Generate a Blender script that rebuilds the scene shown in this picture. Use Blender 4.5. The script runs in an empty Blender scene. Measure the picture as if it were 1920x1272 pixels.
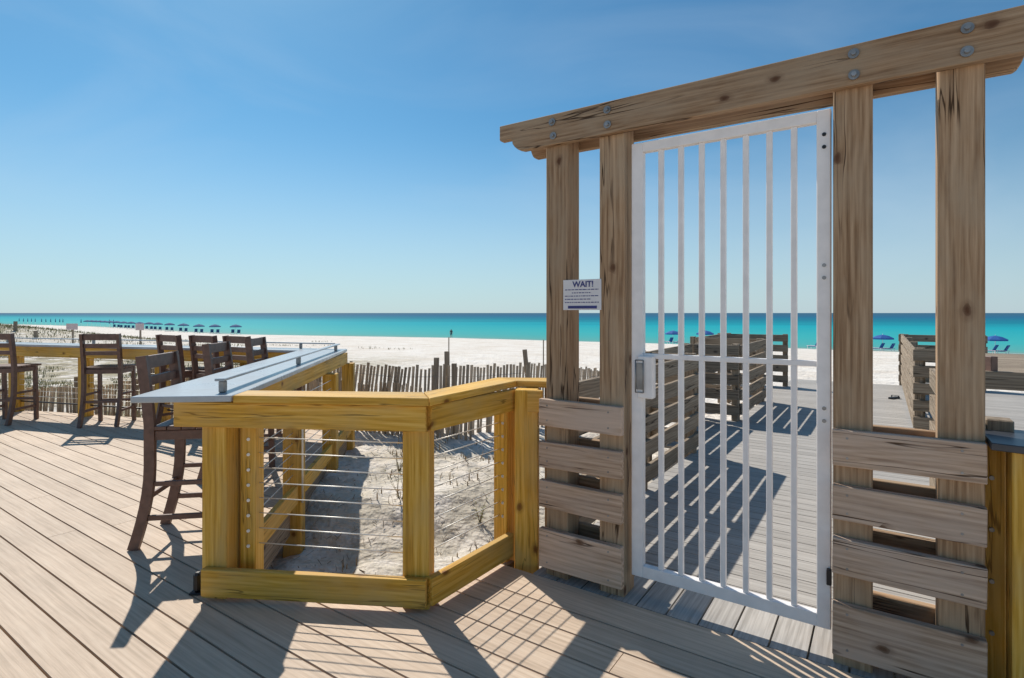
import bpy, bmesh, math, random
from math import sin, cos, radians, pi, hypot, atan2
from mathutils import Vector, Matrix, noise
random.seed(7)
scene = bpy.context.scene
COL = scene.collection
H = 1.53                      # eye height above the deck boards

# ------------------------------------------------------------------ camera, sky, sun, exposure
cam = bpy.data.cameras.new('camera'); camo = bpy.data.objects.new('camera', cam); COL.objects.link(camo)
camo.location = (0, 0, H); camo.rotation_euler = (pi/2, 0, 0)
cam.sensor_width = 36; cam.lens = 36*1030/1920.0
cam.shift_y = -49/1920.0
cam.clip_start = 0.05; cam.clip_end = 60000
scene.camera = camo
SUN_EL = radians(46.5); SUN_AZ = radians(-29.8)          # azimuth clockwise from +Y
world = bpy.data.worlds.new('World'); scene.world = world; world.use_nodes = True
wn = world.node_tree; wn.nodes.clear()
sky = wn.nodes.new('ShaderNodeTexSky'); sky.sky_type = 'NISHITA'; sky.sun_disc = False
sky.sun_elevation = SUN_EL; sky.sun_rotation = SUN_AZ
sky.altitude = 0; sky.air_density = 1.0; sky.dust_density = 0.35; sky.ozone_density = 4.0
bg = wn.nodes.new('ShaderNodeBackground'); bg.inputs[1].default_value = 0.09
wo = wn.nodes.new('ShaderNodeOutputWorld')
tint = wn.nodes.new('ShaderNodeMix'); tint.data_type = 'RGBA'; tint.blend_type = 'MULTIPLY'; tint.inputs[0].default_value = 1
tint.inputs[7].default_value = (.42, .745, .80, 1)       # one white balance for the whole sky
wn.links.new(sky.outputs[0], tint.inputs[6]); 
tcw = wn.nodes.new('ShaderNodeTexCoord'); sxy = wn.nodes.new('ShaderNodeSeparateXYZ'); wn.links.new(tcw.outputs['Generated'], sxy.inputs[0])
hz = wn.nodes.new('ShaderNodeMapRange'); hz.interpolation_type = 'SMOOTHSTEP'; wn.links.new(sxy.outputs[2], hz.inputs[0])
hz.inputs[1].default_value = -.02; hz.inputs[2].default_value = .34; hz.inputs[3].default_value = .72; hz.inputs[4].default_value = 0
air = wn.nodes.new('ShaderNodeMix'); air.data_type = 'RGBA'; air.inputs[7].default_value = (4.75, 5.55, 6.25, 1)     # pale sea haze low all round the horizon
wn.links.new(hz.outputs[0], air.inputs[0]); wn.links.new(tint.outputs[2], air.inputs[6]); mpw = wn.nodes.new('ShaderNodeMapping'); mpw.inputs['Scale'].default_value = (1.2, 3.0, 5.0); mpw.inputs['Rotation'].default_value = (0, .5, .7); wn.links.new(tcw.outputs['Generated'], mpw.inputs[0])
cir = wn.nodes.new('ShaderNodeTexNoise'); cir.inputs['Scale'].default_value = 1.0; cir.inputs['Detail'].default_value = 7; cir.inputs['Distortion'].default_value = .8; wn.links.new(mpw.outputs[0], cir.inputs['Vector'])
cr = wn.nodes.new('ShaderNodeMapRange'); cr.inputs[1].default_value = .46; cr.inputs[2].default_value = .80; cr.inputs[3].default_value = 0; cr.inputs[4].default_value = .24; wn.links.new(cir.outputs['Fac'], cr.inputs[0])
veil = wn.nodes.new('ShaderNodeMix'); veil.data_type = 'RGBA'; veil.inputs[7].default_value = (5.0, 5.9, 6.8, 1)     # faint high cirrus
wn.links.new(cr.outputs[0], veil.inputs[0]); wn.links.new(air.outputs[2], veil.inputs[6]); wn.links.new(veil.outputs[2], bg.inputs[0]); wn.links.new(bg.outputs[0], wo.inputs[0])
sl = bpy.data.lights.new('sun', 'SUN'); sl.energy = 3.3; sl.angle = radians(0.53); sl.color = (1.0, 0.935, 0.84)
so = bpy.data.objects.new('sun', sl); COL.objects.link(so)
sd = Vector((cos(SUN_EL)*sin(SUN_AZ), cos(SUN_EL)*cos(SUN_AZ), sin(SUN_EL)))
so.rotation_euler = sd.to_track_quat('Z', 'Y').to_euler(); so.location = (0, 0, 20)
vs = scene.view_settings; vs.view_transform = 'Standard'; vs.look = 'None'; vs.exposure = 0.45; vs.gamma = 1.0
vs.use_curve_mapping = False

# ------------------------------------------------------------------ materials
def nodes(m):
    m.use_nodes = True
    nt = m.node_tree; nt.nodes.clear()
    out = nt.nodes.new('ShaderNodeOutputMaterial'); b = nt.nodes.new('ShaderNodeBsdfPrincipled')
    nt.links.new(b.outputs[0], out.inputs[0])
    return nt, b
def N(nt, typ, **kw):
    n = nt.nodes.new(typ)
    for k, v in kw.items():
        if k.startswith('i_'):
            key = k[2:]; key = int(key) if key.isdigit() else key.replace('_', ' ')
            n.inputs[key].default_value = v
        else: setattr(n, k, v)
    return n
def ramp(nt, fac, stops):
    r = nt.nodes.new('ShaderNodeValToRGB')
    while len(r.color_ramp.elements) < len(stops): r.color_ramp.elements.new(0.5)
    for e, (p, c) in zip(r.color_ramp.elements, stops):
        e.position = p; e.color = (c[0], c[1], c[2], 1) if not isinstance(c, (int, float)) else (c, c, c, 1)
    nt.links.new(fac, r.inputs[0]); return r
def mixc(nt, fac, a, b, mode='MIX'):
    m = nt.nodes.new('ShaderNodeMix'); m.data_type = 'RGBA'; m.blend_type = mode
    for sock, v in ((m.inputs[0], fac), (m.inputs[6], a), (m.inputs[7], b)):
        if hasattr(v, 'is_output'): nt.links.new(v, sock)
        elif isinstance(v, (int, float)): sock.default_value = v
        else: sock.default_value = (v[0], v[1], v[2], 1)
    return m.outputs[2]
def objvec(nt, scale=(1, 1, 1), rnd=True):
    tc = nt.nodes.new('ShaderNodeTexCoord')
    src = tc.outputs['Object']
    if rnd:
        oi = nt.nodes.new('ShaderNodeObjectInfo')
        mu = N(nt, 'ShaderNodeVectorMath', operation='SCALE'); mu.inputs[0].default_value = (37.1, 19.7, 23.3)
        nt.links.new(oi.outputs['Random'], mu.inputs[3])
        ad = N(nt, 'ShaderNodeVectorMath', operation='ADD')
        nt.links.new(src, ad.inputs[0]); nt.links.new(mu.outputs[0], ad.inputs[1]); src = ad.outputs[0]
    mp = nt.nodes.new('ShaderNodeMapping'); mp.inputs['Scale'].default_value = scale
    nt.links.new(src, mp.inputs[0]); return mp.outputs[0]
def wood(name, dark, mid, light, rough=0.75, grain=26, knots=0.0, knotcol=(.1, .05, .02), bump=0.35, vary=0.25, weather=None, checks=0.0, stain=0.0, bands=.07):
    med_w = .26
    """wood whose grain runs along local X"""
    m = bpy.data.materials.new(name); nt, b = nodes(m); L = nt.links
    v = objvec(nt, (2.2, grain*3.1, grain*3.1))
    warp = N(nt, 'ShaderNodeTexNoise', i_Scale=1.6, i_Detail=2.0); L.new(objvec(nt, (.8, 3, 3)), warp.inputs['Vector'])
    g = N(nt, 'ShaderNodeTexNoise', i_Scale=1.0, i_Detail=6.0, i_Roughness=0.62, i_Distortion=0.15); L.new(v, g.inputs['Vector'])
    # broad growth bands
    bandv = N(nt, 'ShaderNodeVectorMath', operation='ADD'); L.new(objvec(nt, (0.35, 19, 19)), bandv.inputs[0])
    sc = N(nt, 'ShaderNodeVectorMath', operation='SCALE'); L.new(warp.outputs['Color'], sc.inputs[0]); sc.inputs[3].default_value = 1.6
    L.new(sc.outputs[0], bandv.inputs[1])
    w = N(nt, 'ShaderNodeTexWave', wave_type='RINGS', rings_direction='X', i_Scale=0.8, i_Distortion=1.0, i_Detail=2.0); L.new(bandv.outputs[0], w.inputs['Vector'])
    mx = N(nt, 'ShaderNodeMath', operation='MULTIPLY_ADD'); L.new(w.outputs['Fac'], mx.inputs[0]); mx.inputs[1].default_value = bands
    sub = N(nt, 'ShaderNodeMath', operation='MULTIPLY'); L.new(g.outputs['Fac'], sub.inputs[0]); sub.inputs[1].default_value = 1-bands
    md = N(nt, 'ShaderNodeTexNoise', i_Scale=1.0, i_Detail=3.0, i_Roughness=0.6); L.new(objvec(nt, (.7, grain*.9, grain*.9)), md.inputs['Vector'])
    sub.inputs[1].default_value = 1-bands-med_w
    m3 = N(nt, 'ShaderNodeMath', operation='MULTIPLY_ADD'); L.new(md.outputs['Fac'], m3.inputs[0]); m3.inputs[1].default_value = med_w; L.new(sub.outputs[0], m3.inputs[2])
    L.new(m3.outputs[0], mx.inputs[2])
    r = ramp(nt, mx.outputs[0], [(0.36, dark), (0.50, mid), (0.62, light)])
    c = r.outputs[0]
    if weather is not None:
        wnz = N(nt, 'ShaderNodeTexNoise', i_Scale=1.0, i_Detail=4.0, i_Roughness=0.6); L.new(objvec(nt, (2.2, 5, 5)), wnz.inputs['Vector'])
        wr = ramp(nt, wnz.outputs['Fac'], [(0.42, 0.0), (0.66, 0.8)])
        c = mixc(nt, wr.outputs[0], c, weather)
    hgt = g.outputs['Fac']
    if checks > 0:       # long drying cracks along the grain
        cv = N(nt, 'ShaderNodeTexNoise', i_Scale=1.0, i_Detail=3.0, i_Roughness=0.5, i_Distortion=0.3); L.new(objvec(nt, (0.8, 17, 17)), cv.inputs['Vector'])
        ab = N(nt, 'ShaderNodeMath', operation='SUBTRACT'); L.new(cv.outputs['Fac'], ab.inputs[0]); ab.inputs[1].default_value = 0.56
        ab2 = N(nt, 'ShaderNodeMath', operation='ABSOLUTE'); L.new(ab.outputs[0], ab2.inputs[0])
        cr = ramp(nt, ab2.outputs[0], [(0.0, 1.0), (0.006, .9), (0.014, 0.0)])
        mm = N(nt, 'ShaderNodeTexNoise', i_Scale=1.0, i_Detail=1.0); L.new(objvec(nt, (1.6, 4, 4)), mm.inputs['Vector'])
        mr = ramp(nt, mm.outputs['Fac'], [(0.44, 0.0), (0.52, 1.0)])
        ml = N(nt, 'ShaderNodeMath', operation='MULTIPLY'); L.new(cr.outputs[0], ml.inputs[0]); L.new(mr.outputs[0], ml.inputs[1])
        ml2 = N(nt, 'ShaderNodeMath', operation='MULTIPLY'); L.new(ml.outputs[0], ml2.inputs[0]); ml2.inputs[1].default_value = checks
        c = mixc(nt, ml2.outputs[0], c, (dark[0]*.28, dark[1]*.26, dark[2]*.24))
        hs = N(nt, 'ShaderNodeMath', operation='SUBTRACT'); L.new(hgt, hs.inputs[0]); L.new(ml2.outputs[0], hs.inputs[1]); hgt = hs.outputs[0]
    if knots > 0:
        vo = N(nt, 'ShaderNodeTexVoronoi', i_Scale=1.0, i_Randomness=1.0)
        sp = N(nt, 'ShaderNodeSeparateXYZ'); kd = N(nt, 'ShaderNodeVectorMath', operation='ADD'); kn = N(nt, 'ShaderNodeTexNoise', i_Scale=1.0, i_Detail=3.0); L.new(objvec(nt, (14, 22, 22)), kn.inputs['Vector'])
        ks_ = N(nt, 'ShaderNodeVectorMath', operation='SCALE'); L.new(kn.outputs['Color'], ks_.inputs[0]); ks_.inputs[3].default_value = .13
        L.new(objvec(nt, (4.0, 6.2, 6.2)), kd.inputs[0]); L.new(ks_.outputs[0], kd.inputs[1]); L.new(kd.outputs[0], sp.inputs[0])
        yz = N(nt, 'ShaderNodeMath', operation='ADD'); L.new(sp.outputs[1], yz.inputs[0]); L.new(sp.outputs[2], yz.inputs[1])
        cb = N(nt, 'ShaderNodeCombineXYZ'); L.new(sp.outputs[0], cb.inputs[0]); L.new(yz.outputs[0], cb.inputs[1]); L.new(cb.outputs[0], vo.inputs['Vector']); vo.voronoi_dimensions = '2D'
        k1 = ramp(nt, vo.outputs['Distance'], [(0.03, 1.0), (0.085, 0.75), (0.10, .4), (0.20, 0.0)])
        se = N(nt, 'ShaderNodeSeparateColor'); L.new(vo.outputs['Color'], se.inputs[0])
        gt = N(nt, 'ShaderNodeMath', operation='LESS_THAN'); L.new(se.outputs[0], gt.inputs[0]); gt.inputs[1].default_value = knots
        mu = N(nt, 'ShaderNodeMath', operation='MULTIPLY'); L.new(k1.outputs[0], mu.inputs[0]); L.new(gt.outputs[0], mu.inputs[1])
        c = mixc(nt, mu.outputs[0], c, knotcol)
    oi = nt.nodes.new('ShaderNodeObjectInfo')
    vr = N(nt, 'ShaderNodeMapRange'); L.new(oi.outputs['Random'], vr.inputs[0]); vr.inputs[3].default_value = 1-vary; vr.inputs[4].default_value = 1+vary*.6
    hv = N(nt, 'ShaderNodeHueSaturation'); L.new(c, hv.inputs['Color']); L.new(vr.outputs[0], hv.inputs['Value'])
    c = hv.outputs[0]
    if stain > 0:
        tc = nt.nodes.new('ShaderNodeNewGeometry')
        sn = N(nt, 'ShaderNodeTexNoise', i_Scale=1.1, i_Detail=5.0, i_Roughness=0.65); L.new(tc.outputs['Position'], sn.inputs['Vector'])
        sr = ramp(nt, sn.outputs['Fac'], [(0.35, 1-stain), (0.62, 1.0)])
        c = mixc(nt, 1.0, c, sr.outputs[0], 'MULTIPLY')
    L.new(c, b.inputs['Base Color'])
    b.inputs['Roughness'].default_value = rough
    b.inputs['Specular IOR Level'].default_value = 0.3
    bp = N(nt, 'ShaderNodeBump', i_Strength=bump, i_Distance=0.004); L.new(hgt, bp.inputs['Height']); L.new(bp.outputs[0], b.inputs['Normal'])
    return m
def plain(name, col, rough=0.5, metal=0.0, spec=0.5, nscale=0, namt=0.15, bump=0.0):
    m = bpy.data.materials.new(name); nt, b = nodes(m); L = nt.links
    b.inputs['Roughness'].default_value = rough; b.inputs['Metallic'].default_value = metal; b.inputs['Specular IOR Level'].default_value = spec
    sc = nscale or 9
    n = N(nt, 'ShaderNodeTexNoise', i_Scale=sc, i_Detail=4.0); L.new(objvec(nt), n.inputs['Vector'])
    r = ramp(nt, n.outputs['Fac'], [(0.3, tuple(x*(1-namt) for x in col)), (0.7, tuple(min(1, x*(1+namt*.5)) for x in col))])
    L.new(r.outputs[0], b.inputs['Base Color'])
    if bump:
        bp = N(nt, 'ShaderNodeBump', i_Strength=bump, i_Distance=0.003); L.new(n.outputs['Fac'], bp.inputs['Height']); L.new(bp.outputs[0], b.inputs['Normal'])
    return m
M = {}
M['pine'] = wood('new_treated_pine', (.50, .25, .025), (.72, .39, .05), (.86, .53, .12), 0.6, 22, knots=0.13, knotcol=(.22, .085, .012), bump=.3, vary=.16, checks=.7, bands=.07, weather=(.62, .40, .13))
M['old'] = wood('weathered_pine', (.22, .125, .065), (.385, .245, .14), (.53, .36, .225), 0.8, 24, knots=0.13, knotcol=(.12, .055, .028), bump=.4, vary=.14, weather=(.43, .32, .215), checks=1.0)
M['slatw'] = wood('weathered_slat_pine', (.31, .195, .125), (.54, .375, .26), (.71, .52, .38), 0.82, 20, knots=0.22, knotcol=(.15, .08, .045), bump=.4, vary=.14, weather=(.57, .44, .35), checks=1.0)
M['grey'] = wood('sun_bleached_rail', (.20, .15, .105), (.31, .24, .17), (.42, .335, .25), 0.85, 24, knots=0.12, knotcol=(.1, .075, .06), bump=.3, vary=.15, checks=1.0)
M['deck'] = wood('composite_deck', (.52, .395, .285), (.645, .495, .365), (.72, .57, .43), 0.62, 22, knots=0.0, bump=.25, vary=.10, stain=.16, bands=.06)
M['walk'] = wood('boardwalk_board', (.33, .305, .275), (.45, .42, .385), (.54, .51, .47), 0.72, 30, bump=.3, vary=.10, stain=.12, bands=.08)
M['brown'] = plain('brown_resin_timber', (.17, .092, .068), .48, nscale=22, namt=.3, bump=.15)
M['fence'] = wood('sand_fence_lath', (.32, .24, .165), (.52, .42, .31), (.68, .57, .45), 0.9, 30, bump=.5, vary=.38)
M['fpost'] = wood('fence_post_timber', (.18, .14, .10), (.29, .235, .18), (.40, .34, .27), 0.9, 20, bump=.6, vary=.25)
M['shadetop'] = plain('shaded_metal_top', (.05, .055, .065), .35, nscale=5, namt=.4)  # grey counter metal, darkened in colour to stand for shade on the right-hand top
M['white'] = plain('white_painted_steel', (.90, .86, .84), .38, nscale=14, namt=.08)
M['steel'] = plain('stainless_cable', (.86, .84, .78), .4, metal=.3)
M['galv'] = plain('galvanised_bolt', (.34, .335, .33), .45, metal=.6, namt=.4)
M['black'] = plain('black_metal', (.012, .012, .014), .45)
M['blue'] = plain('blue_canvas', (.012, .10, .36), .8, namt=.2)
M['navy'] = plain('faded_dark_canvas', (.02, .10, .25), .85, namt=.2)
M['signw'] = plain('sign_face', (.74, .72, .73), .45, namt=.05)
M['ink'] = plain('sign_ink', (.035, .04, .20), .5)
M['pinkw'] = plain('faded_sign_board', (.62, .50, .50), .6)
M['skin'] = plain('skin', (.38, .22, .15), .55); M['cloth'] = plain('dark_cloth', (.03, .035, .05), .8); M['hair'] = plain('hair', (.03, .02, .015), .7)

# brushed counter metal
m = bpy.data.materials.new('brushed_counter_metal'); nt, b = nodes(m); L = nt.links
n = N(nt, 'ShaderNodeTexNoise', i_Scale=1.0, i_Detail=5.0, i_Roughness=.7); L.new(objvec(nt, (3, 3, 3), False), n.inputs['Vector'])
r = ramp(nt, n.outputs['Fac'], [(0.3, (.30, .33, .35)), (0.5, (.42, .45, .47)), (0.7, (.48, .51, .53))]); L.new(r.outputs[0], b.inputs['Base Color'])
r2 = ramp(nt, n.outputs['Fac'], [(0.3, .36), (0.7, .24)]); L.new(r2.outputs[0], b.inputs['Roughness']); b.inputs['Metallic'].default_value = .0; b.inputs['Specular IOR Level'].default_value = .4
M['counter'] = m
# sand
m = bpy.data.materials.new('white_quartz_sand'); nt, b = nodes(m); L = nt.links
ge = nt.nodes.new('ShaderNodeNewGeometry')
n1 = N(nt, 'ShaderNodeTexNoise', i_Scale=.5, i_Detail=6.0, i_Roughness=.65); L.new(ge.outputs['Position'], n1.inputs['Vector'])
n2 = N(nt, 'ShaderNodeTexNoise', i_Scale=9.0, i_Detail=8.0, i_Roughness=.7); L.new(ge.outputs['Position'], n2.inputs['Vector'])
n3 = N(nt, 'ShaderNodeTexVoronoi', i_Scale=38.0); L.new(ge.outputs['Position'], n3.inputs['Vector'])
c1 = ramp(nt, n1.outputs['Fac'], [(0.3, (.72, .63, .53)), (0.6, (.86, .80, .725))])
c2 = ramp(nt, n2.outputs['Fac'], [(0.32, .6), (0.5, 1.0)])
c = mixc(nt, .55, c1.outputs[0], c2.outputs[0], 'MULTIPLY')
dk = ramp(nt, n3.outputs['Distance'], [(0.06, 1.0), (0.16, 0.0)]); se = N(nt, 'ShaderNodeSeparateColor'); L.new(n3.outputs['Color'], se.inputs[0])
lt = N(nt, 'ShaderNodeMath', operation='LESS_THAN', i_1=.10); L.new(se.outputs[0], lt.inputs[0])
mu = N(nt, 'ShaderNodeMath', operation='MULTIPLY'); L.new(dk.outputs[0], mu.inputs[0]); L.new(lt.outputs[0], mu.inputs[1])
c = mixc(nt, mu.outputs[0], c, (.20, .14, .09))
# vegetation litter near the dunes on the left
at = N(nt, 'ShaderNodeAttribute', attribute_name='green', attribute_type='GEOMETRY')
n4 = N(nt, 'ShaderNodeTexNoise', i_Scale=1.4, i_Detail=6.0, i_Roughness=.75); L.new(ge.outputs['Position'], n4.inputs['Vector'])
g4 = ramp(nt, n4.outputs['Fac'], [(0.40, 0.0), (0.54, .9)])
mu = N(nt, 'ShaderNodeMath', operation='MULTIPLY'); L.new(g4.outputs[0], mu.inputs[0]); L.new(at.outputs['Fac'], mu.inputs[1])
c = mixc(nt, mu.outputs[0], c, (.33, .28, .16))
wet = N(nt, 'ShaderNodeSeparateXYZ'); L.new(ge.outputs['Position'], wet.inputs[0])
wr = N(nt, 'ShaderNodeMapRange', i_1=-3.55, i_2=-3.22, i_3=1.0, i_4=0.0); L.new(wet.outputs[2], wr.inputs[0])
c = mixc(nt, wr.outputs[0], c, (.46, .43, .38))
L.new(c, b.inputs['Base Color']); b.inputs['Roughness'].default_value = .95; b.inputs['Specular IOR Level'].default_value = .1
n5 = N(nt, 'ShaderNodeTexNoise', i_Scale=2.3, i_Detail=4.0, i_Roughness=.6); L.new(ge.outputs['Position'], n5.inputs['Vector'])
b0 = N(nt, 'ShaderNodeBump', i_Strength=.8, i_Distance=.22); L.new(n5.outputs['Fac'], b0.inputs['Height'])
bp = N(nt, 'ShaderNodeBump', i_Strength=.8, i_Distance=.03); L.new(b0.outputs[0], bp.inputs['Normal']); L.new(n2.outputs['Fac'], bp.inputs['Height']); L.new(bp.outputs[0], b.inputs['Normal'])
M['sand'] = m
# sea
m = bpy.data.materials.new('gulf_water'); nt, b = nodes(m); L = nt.links
ge = nt.nodes.new('ShaderNodeNewGeometry'); at = N(nt, 'ShaderNodeAttribute', attribute_name='offshore', attribute_type='GEOMETRY')
big = N(nt, 'ShaderNodeMapping'); big.inputs['Scale'].default_value = (.006, .03, 1); big.inputs['Rotation'].default_value = (0, 0, radians(27)); L.new(ge.outputs['Position'], big.inputs[0])
nb = N(nt, 'ShaderNodeTexNoise', i_Scale=1.0, i_Detail=7.0, i_Roughness=.7); L.new(big.outputs[0], nb.inputs['Vector'])
ad = N(nt, 'ShaderNodeMath', operation='MULTIPLY_ADD', i_1=.30, i_2=-.15); L.new(nb.outputs['Fac'], ad.inputs[0])
sm = N(nt, 'ShaderNodeMath', operation='ADD'); L.new(at.outputs['Fac'], sm.inputs[0]); L.new(ad.outputs[0], sm.inputs[1])
r = ramp(nt, sm.outputs[0], [(0.0, (.20, .33, .29)), (0.12, (.10, .38, .36)), (0.32, (.045, .40, .41)), (0.54, (.014, .35, .41)), (0.70, (.012, .20, .28)), (0.86, (.022, .14, .25)), (1.0, (.04, .13, .21))])
L.new(r.outputs[0], b.inputs['Base Color']); b.inputs['Roughness'].default_value = .7; b.inputs['Specular IOR Level'].default_value = 0
b.inputs['IOR'].default_value = 1.0
w1 = N(nt, 'ShaderNodeMapping'); w1.inputs['Scale'].default_value = (.25, .9, 1); w1.inputs['Rotation'].default_value = (0, 0, radians(27)); L.new(ge.outputs['Position'], w1.inputs[0])
wv = N(nt, 'ShaderNodeTexNoise', i_Scale=1.0, i_Detail=5.0); L.new(w1.outputs[0], wv.inputs['Vector'])
bp = N(nt, 'ShaderNodeBump', i_Strength=.5, i_Distance=.25); L.new(wv.outputs['Fac'], bp.inputs['Height']); L.new(bp.outputs[0], b.inputs['Normal'])
gl = N(nt, 'ShaderNodeBsdfGlossy'); gl.inputs['Roughness'].default_value = .35; L.new(bp.outputs[0], gl.inputs['Normal'])
ms = nt.nodes.new('ShaderNodeMixShader'); ms.inputs[0].default_value = .045; L.new(b.outputs[0], ms.inputs[1]); L.new(gl.outputs[0], ms.inputs[2])
L.new(ms.outputs[0], [n_ for n_ in nt.nodes if n_.type == 'OUTPUT_MATERIAL'][0].inputs[0])
M['sea'] = m
M['foam'] = plain('foam', (.78, .80, .79), .7)
def leafm(name, a, bcol):
    m = bpy.data.materials.new(name); nt, b = nodes(m); L = nt.links
    oi = N(nt, 'ShaderNodeTexNoise', i_Scale=6.0, i_Detail=2.0); L.new(objvec(nt, (1, 1, 1), False), oi.inputs['Vector'])
    r = ramp(nt, oi.outputs['Fac'], [(0.35, a), (0.65, bcol)]); L.new(r.outputs[0], b.inputs['Base Color']); b.inputs['Roughness'].default_value = .8
    b.inputs['Specular IOR Level'].default_value = .2
    return m
M['grass'] = leafm('dune_grass_blade', (.17, .18, .07), (.36, .31, .17))
M['cover'] = leafm('dune_cover_blade', (.17, .18, .07), (.33, .29, .16))
M['weed'] = leafm('dune_weed', (.26, .19, .10), (.38, .28, .18))

# ------------------------------------------------------------------ builders
PW = {}      # world matrix of parents
def meta(o, label=None, cat=None, group=None, kind=None):
    if label: o['label'] = label
    if cat: o['category'] = cat
    if group: o['group'] = group
    if kind: o['kind'] = kind
def thing(name, loc=(0, 0, 0), rz=0.0, label=None, cat=None, group=None, kind=None):
    o = bpy.data.objects.new(name, None); o.empty_display_size = .2; COL.objects.link(o)
    o.location = loc; o.rotation_euler = (0, 0, rz)
    PW[o.name] = Matrix.Translation(Vector(loc)) @ Matrix.Rotation(rz, 4, 'Z')
    meta(o, label, cat, group, kind); return o
def link(name, me, parent=None, W=None):
    """W: wanted world matrix"""
    o = bpy.data.objects.new(name, me); COL.objects.link(o)
    W = W if W is not None else Matrix.Identity(4)
    PW[o.name] = W.copy()
    if parent is not None:
        o.parent = parent; o.matrix_basis = PW[parent.name].inverted() @ W
    else: o.matrix_basis = W
    return o
CACHE = {}
def boxmesh(L_, w, h, mat, bev=0.003):
    key = (round(L_, 4), round(w, 4), round(h, 4), mat, bev)
    if key in CACHE: return CACHE[key]
    bm = bmesh.new(); bmesh.ops.create_cube(bm, size=1)
    for v in bm.verts: v.co = Vector((v.co.x*L_, v.co.y*w, v.co.z*h))
    if bev: bmesh.ops.bevel(bm, geom=bm.edges[:], offset=min(bev, w*.3, h*.3), segments=1, affect='EDGES')
    me = bpy.data.meshes.new('board'); bm.to_mesh(me); bm.free(); me.materials.append(M[mat]); CACHE[key] = me
    return me
def axes(p0, p1, side=None):
    x = (Vector(p1)-Vector(p0)).normalized()
    if side is None: side = Vector((0, 0, 1)).cross(x) if abs(x.z) < .95 else Vector((0, 1, 0))
    side = Vector(side); y = (side - x*side.dot(x)).normalized(); z = x.cross(y)
    mt = Matrix((x, y, z)).transposed().to_4x4(); mt.translation = (Vector(p0)+Vector(p1))/2
    return mt
def board(name, p0, p1, w, h, mat, parent, side=None, bev=.003):
    """beam from p0 to p1; w along side (horizontal), h along the other axis"""
    Ln = (Vector(p1)-Vector(p0)).length
    return link(name, boxmesh(Ln, w, h, mat, bev), parent, axes(p0, p1, side))
def post(name, x, y, z0, z1, ang, w, mat, parent, d=None, bev=.005):
    return board(name, (x, y, z0), (x, y, z1), w, d or w, mat, parent, side=(cos(ang), sin(ang), 0), bev=bev)
def tubemesh(Ln, r, mat, seg=8):
    key = ('t', round(Ln, 4), r, mat, seg)
    if key in CACHE: return CACHE[key]
    bm = bmesh.new(); bmesh.ops.create_cone(bm, cap_ends=True, segments=seg, radius1=r, radius2=r, depth=Ln, matrix=Matrix.Rotation(pi/2, 4, 'Y'))
    for f in bm.faces: f.smooth = len(f.verts) == 4
    me = bpy.data.meshes.new('rod'); bm.to_mesh(me); bm.free(); me.materials.append(M[mat]); CACHE[key] = me; return me
def rod(name, p0, p1, r, mat, parent, seg=8):
    return link(name, tubemesh((Vector(p1)-Vector(p0)).length, r, mat, seg), parent, axes(p0, p1))
def prism(name, pts, z0, z1, mat, parent, W=None, bev=0.0):
    bm = bmesh.new(); lo = [bm.verts.new((x, y, z0)) for x, y in pts]; hi = [bm.verts.new((x, y, z1)) for x, y in pts]; k = len(pts)
    bm.faces.new(hi); bm.faces.new(lo[::-1])
    for i in range(k): bm.faces.new((lo[i], lo[(i+1) % k], hi[(i+1) % k], hi[i]))
    bmesh.ops.recalc_face_normals(bm, faces=bm.faces[:])
    if bev: bmesh.ops.bevel(bm, geom=[e for e in bm.edges], offset=bev, segments=1, affect='EDGES')
    me = bpy.data.meshes.new(name); bm.to_mesh(me); bm.free(); me.materials.append(M[mat])
    return link(name, me, parent, W)
def prismX(name, pts, z0, z1, mat, parent, ang, bev=.003):
    """prism whose object X axis (the grain) points along ang"""
    cx = sum(p[0] for p in pts)/len(pts); cy = sum(p[1] for p in pts)/len(pts)
    W = Matrix.Translation((cx, cy, 0)) @ Matrix.Rotation(ang, 4, 'Z'); c, s = cos(-ang), sin(-ang)
    loc = [((x-cx)*c-(y-cy)*s, (x-cx)*s+(y-cy)*c) for x, y in pts]
    return prism(name, loc, z0, z1, mat, parent, W, bev)
def raw(name, vs_, fs, mat, parent=None, smooth=False, W=None):
    me = bpy.data.meshes.new(name); me.from_pydata([tuple(v) for v in vs_], [], fs); me.update(); me.materials.append(M[mat])
    if smooth:
        for p in me.polygons: p.use_smooth = True
    return link(name, me, parent, W)

# gate frame: t runs right along the gateway, d runs away from the deck towards the sea
GA = radians(34.0); GO = Vector((1.41, 2.413)); GU = Vector((cos(GA), -sin(GA))); GN = Vector((sin(GA), cos(GA)))
def G(t, d, z=0.0):
    p = GO + GU*t + GN*d; return Vector((p.x, p.y, z))

# ------------------------------------------------------------------ terrain and sea
SEA = -3.47
def interp(x, tab):
    if x <= tab[0][0]: return tab[0][1] + (x-tab[0][0])*(tab[1][1]-tab[0][1])/(tab[1][0]-tab[0][0])
    for (a, fa), (b_, fb) in zip(tab, tab[1:]):
        if x <= b_: return fa+(fb-fa)*(x-a)/(b_-a)
    (a, fa), (b_, fb) = tab[-2:]
    return fb + (x-b_)*(fb-fa)/(b_-a)
SHORE = [(-900, 655), (-228, 243), (-136, 188), (-62, 124), (-11, 107), (22, 88), (38.6, 75), (47, 71), (64, 64), (300, -60)]
PROF = [(-60, -7.5), (0, -3.47), (12, -2.78), (40, -1.8), (75, -.8), (88, -.42), (100, -.38), (200, -.3)]
def shore(x): return interp(x, SHORE)
def smooth(a, b_, x):
    x = max(0, min(1, (x-a)/(b_-a))); return x*x*(3-2*x)
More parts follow.
